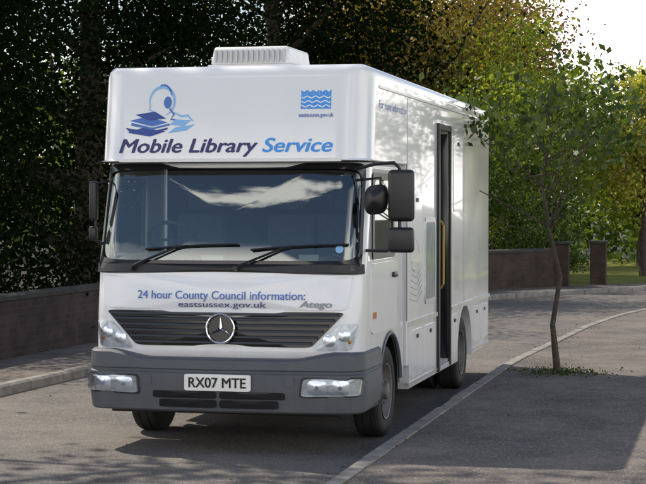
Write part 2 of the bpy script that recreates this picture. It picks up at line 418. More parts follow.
for sg in (-1,1):
    def sd(y,z,off,sg=sg): return (sg*(lerp_tab(WC,z)+off),y,z)
    d=blob('cab_door',sd,[(.55,1.02),(1.75,1.02),(1.78,1.655),(.56,1.655)],WHITEB,truck,p=14,off=.012,thick=.02,n=60)
    V,F=blob_data(sd,[(.62,1.72),(1.62,1.72),(1.62,2.44),(.70,2.44)],p=12,off=.003,thick=.0); mesh_obj('door_window',V,F,GLASSS,d)
    V,F=ring_data(sd,[(.68,1.75),(1.58,1.75),(1.58,2.41),(.74,2.41)],[(.60,1.69),(1.66,1.69),(1.66,2.47),(.66,2.47)],12,16,.012); mesh_obj('window_seal',V,F,BLACKP,d)
    V,F=blob_data(sd,rect(1.5,1.68,1.5,1.55),p=5,off=.035,bulge=.01,thick=.03); mesh_obj('door_handle',V,F,BLACKP,d)
    V,F=blob_data(sd,rect(.60,.72,1.16,1.22),p=5,off=.02,thick=.02); mesh_obj('side_indicator',V,F,AMBER,d)
    A=Acc(); x0,x1=sorted((sg*.95,sg*(1.19+DX)))
    A.box(x0,x1,.4,.92,.36,.44); A.box(x0,x1,.4,.92,.62,.68)
    A.obj('cab_step',BLACKP,truck)
    A=Acc(); A.tube([(sg*(1.192+DX),WHY+.545*math.cos(t),WR+.545*math.sin(t)) for t in np.linspace(R(8),R(172),24)],.022,8)
    A.obj('wheel_arch_trim',GREYP,truck)
    V=[];F=[]
    tt=np.linspace(R(-10),R(190),26)
    for x in (sg*.75,sg*(1.17+DX)):
        for t in tt: V.append((x,WHY+.53*math.cos(t),WR+.53*math.sin(t)))
    for k in range(25): F.append((k,k+1,26+k+1,26+k))
    mesh_obj('mudguard',V,F,BLACKP,truck)

# cab interior
box('cab_rear_wall',-1.17,1.17,2.10,2.14,.9,2.55,DARKIN,truck)
box('cab_floor',-1.15,1.15,.35,2.1,.98,1.02,DARKIN,truck)
V,F=blob_data(lambda a,b,o:(a,b,1.60+o-.12*(abs(a)/1.1)**2),rect(-1.10,1.10,.25,.72),p=8,off=.03,bulge=.05,thick=.3); mesh_obj('dashboard',V,F,DARKIN,truck)
A=Acc()
wc=Vector((-.66,.72,1.86)); ax=Vector((0,.70,.70)).normalized(); e1=Vector((1,0,0)); e2=ax.cross(e1)
A.tube([wc+(e1*math.cos(t)+e2*math.sin(t))*.23 for t in np.linspace(0,2*math.pi,33)],.020,8,False)
for t in (R(0),R(180),R(270)): A.tube([wc,wc+(e1*math.cos(t)+e2*math.sin(t))*.22],.014,6)
A.tube([wc,wc-ax*.35+Vector((0,-.05,0))],.03,8)
A.obj('steering_wheel',mat('wheel_grey',(.10,.10,.11),.5),truck)
for x in (-.66,.25,.74):
    s=empty('seat',parent=truck)
    box('seat_back',x-.24,x+.24,1.55,1.70,1.4,2.1,SEATM,s,bev=.05)
    box('headrest',x-.13,x+.13,1.56,1.66,2.13,2.32,SEATM,s,bev=.04)
    box('seat_cushion',x-.24,x+.24,1.1,1.6,1.3,1.45,SEATM,s,bev=.05)
box('dashboard_card',.62,.80,.38,.40,1.66,1.74,WHITEP,truck,bev=.002)
box('dashboard_card',-.28,-.08,.36,.38,1.66,1.73,WHITEP,truck,bev=.002)

# mirrors
for sg in (-1,1):
    mr=empty('wing_mirror',parent=truck)
    off=DX if sg>0 else -.27
    def X(x): return sg*(x+off)
    A=Acc(); yo=0 if sg>0 else .12
    if sg>0: A.tube([(sg*1.14,.36,2.50),(X(1.30),.22,2.54),(X(1.48),.16,2.55),(X(1.53),.16,2.5),(X(1.53),.17,1.85)],.016,8)
    else: A.tube([(sg*1.19,.45,2.40),(X(1.53),.17+yo,2.38),(X(1.53),.17+yo,1.90)],.012,8)
    A.tube([(sg*1.19,.42,1.78),(X(1.40),.25+yo,1.78),(X(1.53),.18+yo,1.86)],.014,8)
    if sg>0: A.tube([(sg*1.14,.40,2.40),(X(1.36),.17,2.42),(X(1.36),.17,2.12)],.013,8)
    A.obj('mirror_arm',BLACKP,mr)
    w=.115 if sg>0 else .034
    xx=sorted((X(1.545)-w,X(1.545)+w)); g=.02 if sg>0 else .01
    box('mirror_housing',xx[0],xx[1],.11+yo,.21+yo,2.04,2.49 if sg>0 else 2.40,BLACKP,mr,bev=.040 if sg>0 else .025,seg=4)
    box('mirror_housing',xx[0],xx[1],.10+yo,.20+yo,1.77 if sg>0 else 1.86,1.99,BLACKP,mr,bev=.035 if sg>0 else .025,seg=4)
    box('mirror_glass',xx[0]+g,xx[1]-g,.205+yo,.216+yo,2.07,2.37,CHROME,mr,bev=.003)
    box('mirror_glass',xx[0]+g,xx[1]-g,.195+yo,.206+yo,1.88,1.96,CHROME,mr,bev=.003)
    if sg>0:
        V,F=blob_data(lambda a,b,o:(a+DX,.16-o,b),[(1.215,2.09),(1.42,2.11),(1.43,2.37),(1.22,2.35)],p=3,off=0,bulge=.09,thick=.03,n=40,rings=8)
        mesh_obj('mirror_housing',V,F,BLACKP,mr)

# wheels
tyre_p=[(.25,-.10),(.30,-.125),(.38,-.13),(.415,-.115),(.43,-.09),(.43,-.05),(.422,-.045),(.422,-.035),(.43,-.03),(.43,.03),(.422,.035),(.422,.045),(.43,.05),(.43,.09),(.415,.115),(.38,.13),(.30,.125),(.25,.10)]
def wheel(x,y,dual=False):
    sg=1 if x>0 else -1
    w=empty('wheel',(x,y,WR),truck)
    lathe('tyre',tyre_p,RUBBER,w,48)
    if dual: lathe('tyre',tyre_p,RUBBER,w,48,loc=(-sg*.29,0,0))
    pr=[(.26,.105),(.265,.125),(.25,.12),(.235,.08),(.20,.02),(.17,.06),(.13,.085),(.12,.09)]
    lathe('rim',[(r,a*sg) for r,a in pr]+[(.0,.09*sg)] if not dual else [(.26,.105*sg),(.265,.125*sg),(.25,.12*sg),(.235,.0),(.20,-.06*sg),(.13,-.07*sg),(0,-.07*sg)],STEEL,w,40)
    A=Acc()
    hx=.085 if not dual else -.07
    A.tube([(sg*hx,0,0),(sg*(hx+.05),0,0),(sg*(hx+.06),0,0)],[.085,.075,.05],20)
    for k in range(8):
        t=2*math.pi*k/8; A.tube([(sg*(hx-.01),.112*math.cos(t),.112*math.sin(t)),(sg*(hx+.025),.112*math.cos(t),.112*math.sin(t))],.014,6)
    A.obj('hub',STEEL,w)
    A=Acc()
    for k in range(10):
        t=2*math.pi*(k+.5)/10; q=.205
        A.tube([(sg*(.03 if not dual else -.05),q*math.cos(t),q*math.sin(t)),(sg*(.045 if not dual else -.035),q*math.cos(t),q*math.sin(t))],.022,10)
    A.obj('rim_vent_holes',BLACKP,w)
wheel(-1.085,WHY); wheel(1.085,WHY); wheel(-1.10,6.0,True); wheel(1.10,6.0,True)
A=Acc(); A.tube([(-1,WHY,WR),(1,WHY,WR)],.06,10); A.tube([(-1,6,WR),(1,6,WR)],.08,10)
A.box(-.45,-.35,.3,7.9,.62,.85); A.box(.35,.45,.3,7.9,.62,.85); A.box(-.9,.9,2.2,2.5,.4,.9)
A.obj('chassis',BLACKP,truck)

# library body ---------------------------------------------------
ZT=3.44; Y1=8.1
def build_body():
    me=bpy.data.meshes.new('library_body'); bm=bmesh.new()
    P=[(.28,2.575),(.42,ZT),(Y1,ZT-.02),(Y1,.36),(2.2,.36),(2.2,2.575)]
    L=[bm.verts.new((-HW,y,z)) for y,z in P]; Rr=[bm.verts.new((HW,y,z)) for y,z in P]
    n=len(P)
    bm.faces.new(L[::-1]); bm.faces.new(Rr)
    wl=bm.edges.layers.float.new('bevel_weight_edge')
    for i in range(n): bm.faces.new((L[i],L[(i+1)%n],Rr[(i+1)%n],Rr[i]))
    bmesh.ops.recalc_face_normals(bm,faces=bm.faces)
    for e in bm.edges:
        a,b=e.verts[0].co,e.verts[1].co
        m_=(a+b)/2
        if abs(a.x-b.x)<.01 and m_.y<.45: wgt=1.0
        elif abs(a.x-b.x)<.01 and m_.z>ZT-.1: wgt=.40
        elif abs(a.x-b.x)>1 and m_.z>ZT-.1: wgt=.40
        elif abs(a.x-b.x)<.01 and m_.y>Y1-.1: wgt=.25
        else: wgt=.04
        e[wl]=wgt
    bm.to_mesh(me); bm.free()
    o=bpy.data.objects.new('library_body',me); col.objects.link(o)
    b=o.modifiers.new('b','BEVEL'); b.limit_method='WEIGHT'; b.width=.30; b.segments=8
    cut=[]
    def cutter(v,f):
        m=bpy.data.meshes.new('c'); m.from_pydata(v,[],f)
        bb=bmesh.new(); bb.from_mesh(m); bmesh.ops.recalc_face_normals(bb,faces=bb.faces); bb.to_mesh(m); bb.free()
        c=bpy.data.objects.new('c',m); col.objects.link(c); cut.append(c)
        md=o.modifiers.new('x','BOOLEAN'); md.operation='DIFFERENCE'; md.object=c; md.solver='EXACT'
    cutter(*box_data(.35,1.5,4.02,4.84,.42,3.0))
    a=Acc(); a.tube([(-1.6,6,WR),(1.6,6,WR)],.56,40); cutter(a.v,a.f)
    cutter(*box_data(-1.6,1.6,2.0,2.32,.2,.60))
    bpy.context.view_layer.update()
    dg=bpy.context.evaluated_depsgraph_get(); m2=bpy.data.meshes.new_from_object(o.evaluated_get(dg))
    bpy.data.objects.remove(o)
    for c in cut: bpy.data.objects.remove(c)
    m2.name='library_body'; finish(m2,30); m2.materials.clear(); m2.materials.append(WHITE)
    return link(bpy.data.objects.new('library_body',m2),truck)
body=build_body()
def bf(x,z,off=0):
    y=.28+(z-2.575)/(ZT-2.575)*.14
    return (x+DX,y-off,z)
def bside(y,z,off=0): return (HW+off,y,z)
D=DX
A=Acc(); A.box(1.205+D,1.25+D,3.96,4.03,.38,3.06); A.box(1.205+D,1.235+D,4.83,4.89,.38,3.06); A.box(1.206+D,1.234+D,4.03,4.83,3.0,3.06)
A.obj('entrance_frame',BLACKP,body)
ent=box('entrance_door',.90,1.26,4.755,4.80,.46,2.97,BLACKG,body,bev=.006)
A=Acc(); A.tube([(1.19,4.70,1.25),(1.225,4.66,1.3),(1.225,4.66,1.95),(1.19,4.70,2.0)],.012,8); A.obj('grab_rail',YELLOW,body)
box('interior_lining',.36,.40,4.03,4.83,.53,2.99,DARKIN,body)
A=Acc(); A.box(.8,1.15+D,4.03,4.75,.43,.47); A.box(.45,.8,4.03,4.75,.43,.85); A.obj('entrance_step',ALU,body)
box('interior_side_panel',.42,.88,4.795,4.815,.9,2.9,DARKIN,body,bev=.003)
V,F=blob_data(bside,rect(3.2,3.84,1.15,2.05),p=14,off=.012,thick=.02); mesh_obj('window_frame',V,F,ALU,body)
V,F=blob_data(bside,rect(3.25,3.79,1.2,2.0),p=14,off=.017,thick=.01); mesh_obj('side_window',V,F,mat('obscured_glass',(.28,.34,.36),.15,var=.2),body)
for a0,a1,b0,b1 in ((2.38,3.1,.46,.93),(3.2,3.86,.46,.93),(4.98,5.38,.5,.93),(6.68,7.2,.5,.93),(7.3,7.9,.5,.93),(5.1,5.75,2.1,2.95),(2.45,3.0,1.6,2.3)):
    V,F=blob_data(bside,rect(a0,a1,b0,b1),p=16,off=.008,thick=.012); mesh_obj('locker_hatch',V,F,WHITEB,body)
    V,F=blob_data(bside,rect((a0+a1)/2-.05,(a0+a1)/2+.05,b1-.09,b1-.05),p=5,off=.018,thick=.02); mesh_obj('hatch_handle',V,F,BLACKP,body)
A=Acc()
for y0,y1 in ((2.22,3.95),(4.9,8.04)):
    A.box(1.212+D,1.238+D,y0,y1,.985,1.03); A.box(1.213+D,1.232+D,y0 if y1<5 else 6.6,y1,.40,.425)
A.box(1.212+D,1.232+D,.8,8.0,3.24,3.262)
A.obj('side_rail',ALU,body)
A=Acc()
for y in (2.2,5.9,): A.box(1.214+D,1.2225+D,y-.005,y+.005,1.04,3.23)
A.obj('panel_seam',mat('seam_grey',(.25,.26,.28),.6),body)
V,F=blob_data(bf,rect(-1.03-D,1.03-D,2.568,2.60),p=20,off=.012,thick=.03,n=60); mesh_obj('visor_lip',V,F,WHITEP,body)
text_obj('title_lettering','Mobile Library',-1.075,.215,2.655,.125,bf,NAVY,body,shear=.25,bold=.045)
text_obj('title_lettering','Service',.265,.90,2.655,.125,bf,SKYB,body,shear=.25,bold=.045)
text_obj('council_lettering','eastsussex.gov.uk',.585,.90,2.965,.035,bf,MIDB,body,bold=.02)
text_obj('side_lettering','For more information',.80,2.15,3.06,.075,bside,MIDB,body,shear=.1)
def poly(acc,pts,off=.003,fn=bf):
    acc.add([fn(x,z,off) for x,z in pts],[tuple(range(len(pts)))])
def stroke(acc,pts,w,off=.004,fn=bf):
    pts=[Vector(p) for p in pts]; n=len(pts); V=[];F=[]
    ws=w if hasattr(w,'__len__') else [w]*n
    for i,p in enumerate(pts):
        d=(pts[min(i+1,n-1)]-pts[max(0,i-1)]).normalized(); q=Vector((-d.y,d.x))*ws[i]/2
        V+=[fn(p.x+q.x,p.y+q.y,off),fn(p.x-q.x,p.y-q.y,off)]
    for i in range(n-1): F.append((2*i,2*i+1,2*i+3,2*i+2))
    acc.add(V,F)
X0=-1.03; Z0=2.80
def T(pts,k=1/110.): return [(X0+a*k*1.0,Z0+b*k) for a,b in pts]
A=Acc(); B=Acc(); C=Acc()
poly(A,T([(2,4),(26,0),(42,5),(18,9)]),.003)
poly(A,T([(0,9),(4,5),(26,2),(44,7),(44,9),(26,5)]),.0045)
poly(B,T([(4,16),(28,10),(44,14),(22,20)]),.003)
poly(B,T([(6,11),(28,7),(46,11),(46,13),(28,9),(6,14)]),.0045)
poly(A,T([(10,22),(24,16),(42,18),(30,25)]),.006)
poly(C,T([(44,3),(64,6),(72,12),(52,9)]),.003); poly(C,T([(46,12),(60,10),(68,16),(52,17)]),.0045)
h=[(37+13*math.cos(t),35+14.5*math.sin(t)) for t in np.linspace(R(-70),R(200),28)]
stroke(C,T(h),[.006+.020*math.sin(math.pi*k/27) for k in range(28)])
stroke(C,T([(25,30),(24,27),(28,25),(30,22),(34,21)]),[.012,.012,.012,.012,.006])
h=[(38+9.5*math.cos(t),36+15.5*math.sin(t)) for t in np.linspace(R(20),R(110),12)]
stroke(B,T(h),.016)
poly(B,T([(43+4.0*math.cos(t),34+6*math.sin(t)) for t in np.linspace(0,2*math.pi,19)[:-1]]),.006)
stroke(B,T([(45,28),(50,22),(47,17),(56,16)]),[.014,.018,.018,.008]); stroke(C,T([(50,24),(58,20),(64,21),(70,15)]),[.008,.018,.018,.008])
lg=empty('library_logo',parent=body)
A.obj('logo_books',BOOKB,lg,0); B.obj('logo_outline',MIDB,lg,0); C.obj('logo_pages',PALEB,lg,0)
A=Acc()
poly(A,[(.60,3.035),(.875,3.035),(.875,3.165),(.60,3.165)],.003)
for k in range(5):
    xk=.625+k*.056; poly(A,[(xk-.025,3.167),(xk+.025,3.167),(xk+.027,3.205),(xk,3.185),(xk-.027,3.205)])
cr_=A.obj('council_crest',SKYB,body,0)
A=Acc()
for i,zc in enumerate((3.06,3.10,3.14)):
    stroke(A,[(.605+.265*k/30,zc+.008*math.cos(k/30*math.pi*7+i)) for k in range(31)],.010,.006)
A.obj('crest_waves',WHITEB,body,0)
A=Acc()
for k in range(5):
    z=1.25+.06*k; stroke(A,[(2.35+.03*k,z),(2.75,z-.05),(3.05-.02*k,z+.05)],.010,.004,bside)
stroke(A,[(2.6+.22*math.cos(t),1.68+.16*math.sin(t)) for t in np.linspace(0,5,20)],.012,.010,bside)
for y0 in (5.2,5.32,5.44,7.0,7.15): stroke(A,[(y0,1.2),(y0,1.6+.1*math.sin(y0*9)),(y0+.08,1.6),(y0+.08,1.2)],.012,.004,bside)
A.obj('side_artwork',LGREY,body,0)
ac=empty('air_conditioner',parent=body)
box('unit_base',-.37,.43,.85,1.75,ZT-.01,ZT+.04,WHITEP,ac,bev=.012)
A=Acc()
v,f=box_data(-.35,.41,.88,1.72,ZT+.04,ZT+.21); v=[(.03+(x-.03)*.94 if z>ZT+.1 else x, y+.05 if (z>ZT+.1 and y<1) else y, z) for x,y,z in v]
A.add(v,f); cv=A.obj('unit_cover',WHITEP,ac); bm_=cv.modifiers.new('b','BEVEL'); bm_.width=.025; bm_.segments=3
A=Acc()
for k in range(14):
    x=-.295+.05*k; A.box(x-.010,x+.010,.865,.925,ZT+.06,ZT+.175)
A.obj('vent_ribs',mat('vent_grey',(.45,.46,.47),.5),ac)

# ------------------------------------------------------------------ GROUND
def catmull(P,step=.5):
    P=[np.array(p,float) for p in P]; out=[]
    Q=[2*P[0]-P[1]]+P+[2*P[-1]-P[-2]]
    for i in range(1,len(Q)-2):
        n=max(2,int(np.linalg.norm(Q[i+1]-Q[i])/step))
        for k in range(n):
            t=k/n; a,b,c,d=Q[i-1],Q[i],Q[i+1],Q[i+2]
            out.append(.5*((2*b)+(-a+c)*t+(2*a-5*b+4*c-d)*t*t+(-a+3*b-3*c+d)*t**3))
    out.append(P[-1]); return np.array(out)
def offs(L,d):
    T_=np.gradient(L,axis=0); T_/=np.linalg.norm(T_,axis=1)[:,None]
    return L+np.stack([T_[:,1],-T_[:,0]],1)*d
def resample(L,n):
    s=np.r_[0,np.cumsum(np.linalg.norm(np.diff(L,axis=0),axis=1))]; t=np.linspace(0,s[-1],n)
    return np.stack([np.interp(t,s,L[:,0]),np.interp(t,s,L[:,1])],1)
RK=catmull([(1.38,-60),(1.38,-20),(1.38,0),(1.38,6),(1.42,9),(1.6,12),(1.92,17),(2.7,21.5),(4.6,26),(8.5,30.5),(14,34.5),(30,43),(60,56)])
LK=catmull([(-3.85,-60),(-3.85,-20),(-3.85,0),(-3.7,6),(-3.5,11),(-3.0,16.5),(-2.2,21.5),(-.9,25.8),(2.1,30.6),(6.5,35),(12.5,39.5),(29,49),(59,63)])
N_=400
def ribbon(name,A_,B_,z,m,**kw):
    A_=resample(A_,N_);B_=resample(B_,N_); V=[];F=[]
    K=6
    for i in range(N_):
        for k in range(K+1):
            p=A_[i]*(1-k/K)+B_[i]*k/K; V.append((p[0],p[1],z))
    for i in range(N_-1):
        for k in range(K): F.append((i*(K+1)+k,i*(K+1)+k+1,(i+1)*(K+1)+k+1,(i+1)*(K+1)+k))
    return mesh_obj(name,V,F,m,None,0,kind='structure',recalc=True,**kw)
ROADM=ground_mat('road_asphalt',(.095,.089,.086),(.18,.165,.152),(.34,.31,.28),90,.6,.9,.6)
PAVEM=ground_mat('pavement_asphalt',(.08,.073,.070),(.18,.16,.145),(.32,.27,.23),70,.7,.9,.9)
GRASS=ground_mat('grass_ground',(.08,.11,.02),(.24,.25,.05),(.32,.28,.09),60,1,.95,.6)
FLOOR=mat('leaf_mould',(.02,.022,.010),.95,var=.4,vscale=3,bump=.6,bscale=10)
KERB=mat('kerb_stone',(.22,.208,.19),.85,var=.35,vscale=5,bump=.4,bscale=50)
mesh_obj('ground',[(-400,-400,-.03),(400,-400,-.03),(400,600,-.03),(-400,600,-.03)],[(0,1,2,3)],FLOOR,None,0,kind='structure')
ribbon('road',LK,RK,0,ROADM)
ribbon('pavement',offs(RK,.13),offs(RK,3.4),.105,PAVEM)
ribbon('pavement',offs(LK,-1.55),offs(LK,-.13),.105,PAVEM)
ribbon('verge',offs(RK,3.4),offs(RK,12),.10,GRASS)
WF=LK[LK[:,1]<28.5]
ribbon('woodland_floor',offs(WF,-14),offs(WF,-1.56),.10,FLOOR)
LF=LK[LK[:,1]>28.0]
ribbon('lawn',offs(LF,-18),offs(LF,-1.56),.096,GRASS)
def kerb(L,d0,d1):
    s=np.r_[0,np.cumsum(np.linalg.norm(np.diff(L,axis=0),axis=1))]
    A_,B_=offs(L,d0),offs(L,d1); A=Acc(); t=30.; rng=np.random.default_rng(3)
    P=lambda M,q:(np.interp(q,s,M[:,0]),np.interp(q,s,M[:,1]))
    while t<min(s[-1]-1,150):
        a,b=t+.007,t+.907; h=.120+rng.normal(0,.003); 
        p=[P(A_,a),P(B_,a),P(B_,b),P(A_,b)]
        base=[(x,y,-.02) for x,y in p]
        m0=[(p[0][0],p[0][1],h-.025),(p[1][0],p[1][1],h),(p[2][0],p[2][1],h),(p[3][0],p[3][1],h-.025)]
        q0=tuple(np.array(p[0])*.8+np.array(p[1])*.2); q3=tuple(np.array(p[3])*.8+np.array(p[2])*.2)
        V=base+m0+[(q0[0],q0[1],h),(q3[0],q3[1],h)]
        F=[(0,1,5,8,4),(3,7,9,6,2),(0,4,7,3),(4,8,9,7),(8,5,6,9),(1,2,6,5)]
        A.add(V,F); t+=.914
    return A.obj('kerb',KERB,None,20,kind='structure',recalc=True)
kerb(RK,0,.15); kerb(LK,0,-.15)
ribbon('gutter',RK[40:260],offs(RK,-.14)[40:260],.004,ground_mat('gutter_dirt',(.035,.032,.027),(.07,.063,.052),(.14,.11,.07),60,.8,.95,2))

def wall(name,L,h,th,m,coping,label,y0=.1):
    s=np.r_[0,np.cumsum(np.linalg.norm(np.diff(L,axis=0),axis=1))]; n=len(L)
    A_,B_=L,offs(L,-th); V=[];F=[];UV=[]
    for i in range(n): V+=[(*A_[i],y0-.1),(*A_[i],y0+h),(*B_[i],y0+h),(*B_[i],y0-.1)]
    def q(a,b,c,d,uv): F.append((a,b,c,d)); UV.extend(uv)
    for i in range(n-1):
        a=4*i;b=4*(i+1); s0,s1=s[i],s[i+1]
        q(a,b,b+1,a+1,[(s0,0),(s1,0),(s1,h),(s0,h)])
        q(a+1,b+1,b+2,a+2,[(s0,h),(s1,h),(s1,h+th),(s0,h+th)])
        q(a+2,b+2,b+3,a+3,[(s0,h),(s1,h),(s1,0),(s0,0)])
    q(0,1,2,3,[(0,0),(0,h),(th,h),(th,0)]); e=4*(n-1); q(e+3,e+2,e+1,e,[(0,0),(0,h),(th,h),(th,0)])
    w=empty(name,(0,0,0),label=label,cat='wall')
    o=mesh_obj('wall_face',V,F,m,w,0)
    ul=o.data.uv_layers.new(name='UVMap')
    for k,uv in enumerate(UV): ul.data[k].uv=uv
    C1,C2=offs(L,.03),offs(L,-th-.03)
    V=[];F=[]
    for i in range(n): V+=[(*C1[i],y0+h+.002),(*C1[i],y0+h+.06),(*((C1[i]+C2[i])/2),y0+h+.09),(*C2[i],y0+h+.06),(*C2[i],y0+h+.002)]
    for i in range(n-1):
        for k in range(5): F.append((5*i+k,5*i+(k+1)%5,5*(i+1)+(k+1)%5,5*(i+1)+k))
    F.append((0,1,2,3,4)); F.append(tuple(5*(n-1)+k for k in (4,3,2,1,0)))
    mesh_obj('wall_coping',V,F,coping,w,20,recalc=True)
    return w
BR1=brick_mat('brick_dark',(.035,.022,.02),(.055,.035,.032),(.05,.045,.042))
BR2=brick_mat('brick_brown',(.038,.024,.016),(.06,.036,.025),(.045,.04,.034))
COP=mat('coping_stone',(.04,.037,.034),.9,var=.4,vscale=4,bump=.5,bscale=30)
WL=offs(LK,-1.6)
ii=[k for k in range(len(WL)) if -12<WL[k][1]<21]
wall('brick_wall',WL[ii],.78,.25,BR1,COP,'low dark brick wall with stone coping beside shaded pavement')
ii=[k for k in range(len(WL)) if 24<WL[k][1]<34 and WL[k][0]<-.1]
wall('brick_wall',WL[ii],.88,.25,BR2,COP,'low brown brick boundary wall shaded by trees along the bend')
for (x,y) in ((WL[ii[-1]][0]+.15,WL[ii[-1]][1]+.25),(WL[ii[-1]][0]+1.0,WL[ii[-1]][1]+1.4)):
    g=empty('gate_pier',(x,y,0),label='square weathered brick gate pier with a stone cap',cat='gate pier',group='gate piers at the garden entrance')
    o=box('pier_shaft',-.2,.2,-.2,.2,0,1.15,BR2,g,bev=0)
    ul=o.data.uv_layers.new(name='UVMap')
    for p in o.data.polygons:
        for li in p.loop_indices:
            v=o.data.vertices[o.data.loops[li].vertex_index].co; ul.data[li].uv=(v.x+v.y,v.z)
    box('pier_cap',-.25,.25,-.25,.25,1.152,1.23,COP,g,bev=.03)

# ------------------------------------------------------------------ VEGETATION
def leaf_mesh(name,C,size,tint,m,rng,parent=None,flat=0.0,**kw):
    n=len(C); size=size*rng.uniform(.6,1.35,n)
    a=rng.normal(size=(n,3)); a[:,2]*=(1-flat); a/=np.linalg.norm(a,axis=1)[:,None]
    b=np.cross(a,rng.normal(size=(n,3))); b/=np.linalg.norm(b,axis=1)[:,None]
    l=size[:,None]*.5; w=size[:,None]*.30
    c=np.cross(a,b)*size[:,None]*.08
    V=np.stack([C-a*l,C+b*w+c,C+a*l,C-b*w+c],1).reshape(-1,3)
    me=bpy.data.meshes.new(name)
    me.vertices.add(4*n); me.vertices.foreach_set('co',V.ravel().astype(np.float32))
    me.loops.add(4*n); me.loops.foreach_set('vertex_index',np.arange(4*n,dtype=np.int32))
    me.polygons.add(n); me.polygons.foreach_set('loop_start',np.arange(0,4*n,4,dtype=np.int32))
    me.update(calc_edges=True); me.validate()
    at=me.attributes.new('tint','FLOAT','FACE'); at.data.foreach_set('value',np.clip(tint,0,1).astype(np.float32))
    me.materials.append(m)
    return link(bpy.data.objects.new(name,me),parent,**kw)
BARK=mat('bark',(.06,.048,.036),.95,var=.4,vscale=12,bump=1,bscale=25)
def tree(name,x,y,h,r,base,nclump,nleaf,lsize,m,seed,label,cat='tree',trunk_r=.2,lean=(0,0),rz=None,z0=.08,csz=None,ntw=26,zs=.6,bias=.45):
    rng=np.random.default_rng(seed)
    t=empty(name,(x,y,z0),label=label,cat=cat)
    zc=(h+base)/2; rz=rz or (h-base)/2
    d=rng.normal(size=(nclump,3)); d/=np.linalg.norm(d,axis=1)[:,None]
    rad=rng.uniform(.15,1,nclump)**bias
    lump=1+.25*np.sin(d[:,0]*4+seed)+.18*np.sin(d[:,1]*5+seed*2)+.12*np.sin(d[:,2]*7)
    Cc=d*rad[:,None]*np.array([r,r,rz])*lump[:,None]*.85
    Cc+=np.array([lean[0],lean[1],zc])
    Cc[:,2]=np.maximum(Cc[:,2],base*.8)
    per=nleaf//nclump
    cs=(csz or r*.2)*rng.uniform(.6,1.3,nclump)
    P=np.repeat(Cc,per,0)+rng.normal(size=(per*nclump,3))*np.repeat(cs,per)[:,None]*np.array([1,1,zs])
    P[:,2]=np.maximum(P[:,2],.05)
    ct=rng.uniform(0,1,nclump); tint=np.repeat(ct,per)*.55+rng.uniform(0,.45,per*nclump)
    leaf_mesh('crown',P,lsize,tint,m,rng,t)
    A=Acc()
    ztop=base+(h-base)*.75
    pts=[(lean[0]*(k/6)**1.2+rng.normal(0,.02*r),lean[1]*(k/6)**1.2+rng.normal(0,.02*r),ztop*k/6) for k in range(7)]
    pts[0]=(0,0,-.1)
    A.tube(pts,[trunk_r*(1.35 if k==0 else 1)*(1-.8*k/6) for k in range(7)],10)
    idx=rng.choice(nclump,min(nclump,ntw),replace=False)
    for i in idx:
        c=Cc[i]; zt=min(ztop*.95,max(base*.75,c[2]-np.hypot(c[0]-lean[0],c[1]-lean[1])*.7)); q=zt/ztop
        s=Vector((lean[0]*q**1.2,lean[1]*q**1.2,zt)); e=Vector(c); mid=(s+e)/2+Vector((0,0,-.06*r))+Vector(rng.normal(0,.05*r,3))
        A.tube([s,mid,e],[trunk_r*(1-.8*q)*.5,trunk_r*.18,trunk_r*.05],6)
    A.obj('trunk',BARK,t)
    return t
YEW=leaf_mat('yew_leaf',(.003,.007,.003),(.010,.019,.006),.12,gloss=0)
OLIVE=leaf_mat('olive_leaf',(.08,.08,.018),(.26,.22,.055),.55,(1.6,1.35,.5))
COPPER=leaf_mat('copper_leaf',(.06,.035,.018),(.17,.095,.045),.45,(1.8,1.2,.6))
LIME=leaf_mat('lime_leaf',(.09,.14,.022),(.33,.39,.065),.6,(1.5,1.45,.45))
YGREEN=leaf_mat('yellow_green_leaf',(.18,.21,.045),(.50,.48,.12),.6,(1.4,1.35,.5))
MIDG=leaf_mat('mid_green_leaf',(.025,.05,.012),(.11,.17,.035),.45)
STREET=leaf_mat('street_tree_leaf',(.014,.030,.008),(.065,.105,.022),.4)
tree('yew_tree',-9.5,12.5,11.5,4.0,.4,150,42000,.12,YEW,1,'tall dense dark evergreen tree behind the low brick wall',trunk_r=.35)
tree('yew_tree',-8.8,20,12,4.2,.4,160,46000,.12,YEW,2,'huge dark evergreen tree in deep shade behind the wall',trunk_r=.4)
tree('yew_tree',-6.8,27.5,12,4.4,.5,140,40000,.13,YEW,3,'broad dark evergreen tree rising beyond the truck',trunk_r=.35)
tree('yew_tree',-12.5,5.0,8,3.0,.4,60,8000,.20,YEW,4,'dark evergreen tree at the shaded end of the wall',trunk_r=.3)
tree('oak_tree',-5.4,38,10.5,4.2,2.0,130,38000,.15,OLIVE,5,'large tree with olive brown late summer leaves',trunk_r=.35)
tree('beech_tree',-5.2,46,9.8,3.3,3.0,90,26000,.16,COPPER,6,'rounded copper beech with dark reddish leaves',trunk_r=.35)
tree('lime_tree',-2.0,36.5,7.1,3.0,1.4,120,38000,.12,LIME,7,'sunlit yellow green broadleaf tree behind boundary wall',trunk_r=.22)
tree('lime_tree',1.7,37.6,5.9,2.1,2.1,70,18000,.12,YGREEN,8,'pale yellow green tree catching the sun on the lawn',trunk_r=.14)
tree('lime_tree',5.0,45,6.2,2.4,1.9,60,12000,.15,YGREEN,9,'pale yellow green tree beside the garden entrance',trunk_r=.18)
tree('lime_tree',1.2,46,5.0,2.4,1.2,60,12000,.15,LIME,14,'mid green broadleaf tree at the back of the lawn',trunk_r=.18)
tree('holly_tree',-.9,33.2,3.0,1.3,.3,34,9000,.10,MIDG,10,'small dark green bushy tree behind boundary wall',trunk_r=.1)
tree('holly_tree',-2.6,31.5,5.0,2.0,.4,50,14000,.10,MIDG,11,'dense dark green bushy tree behind boundary wall',trunk_r=.1)
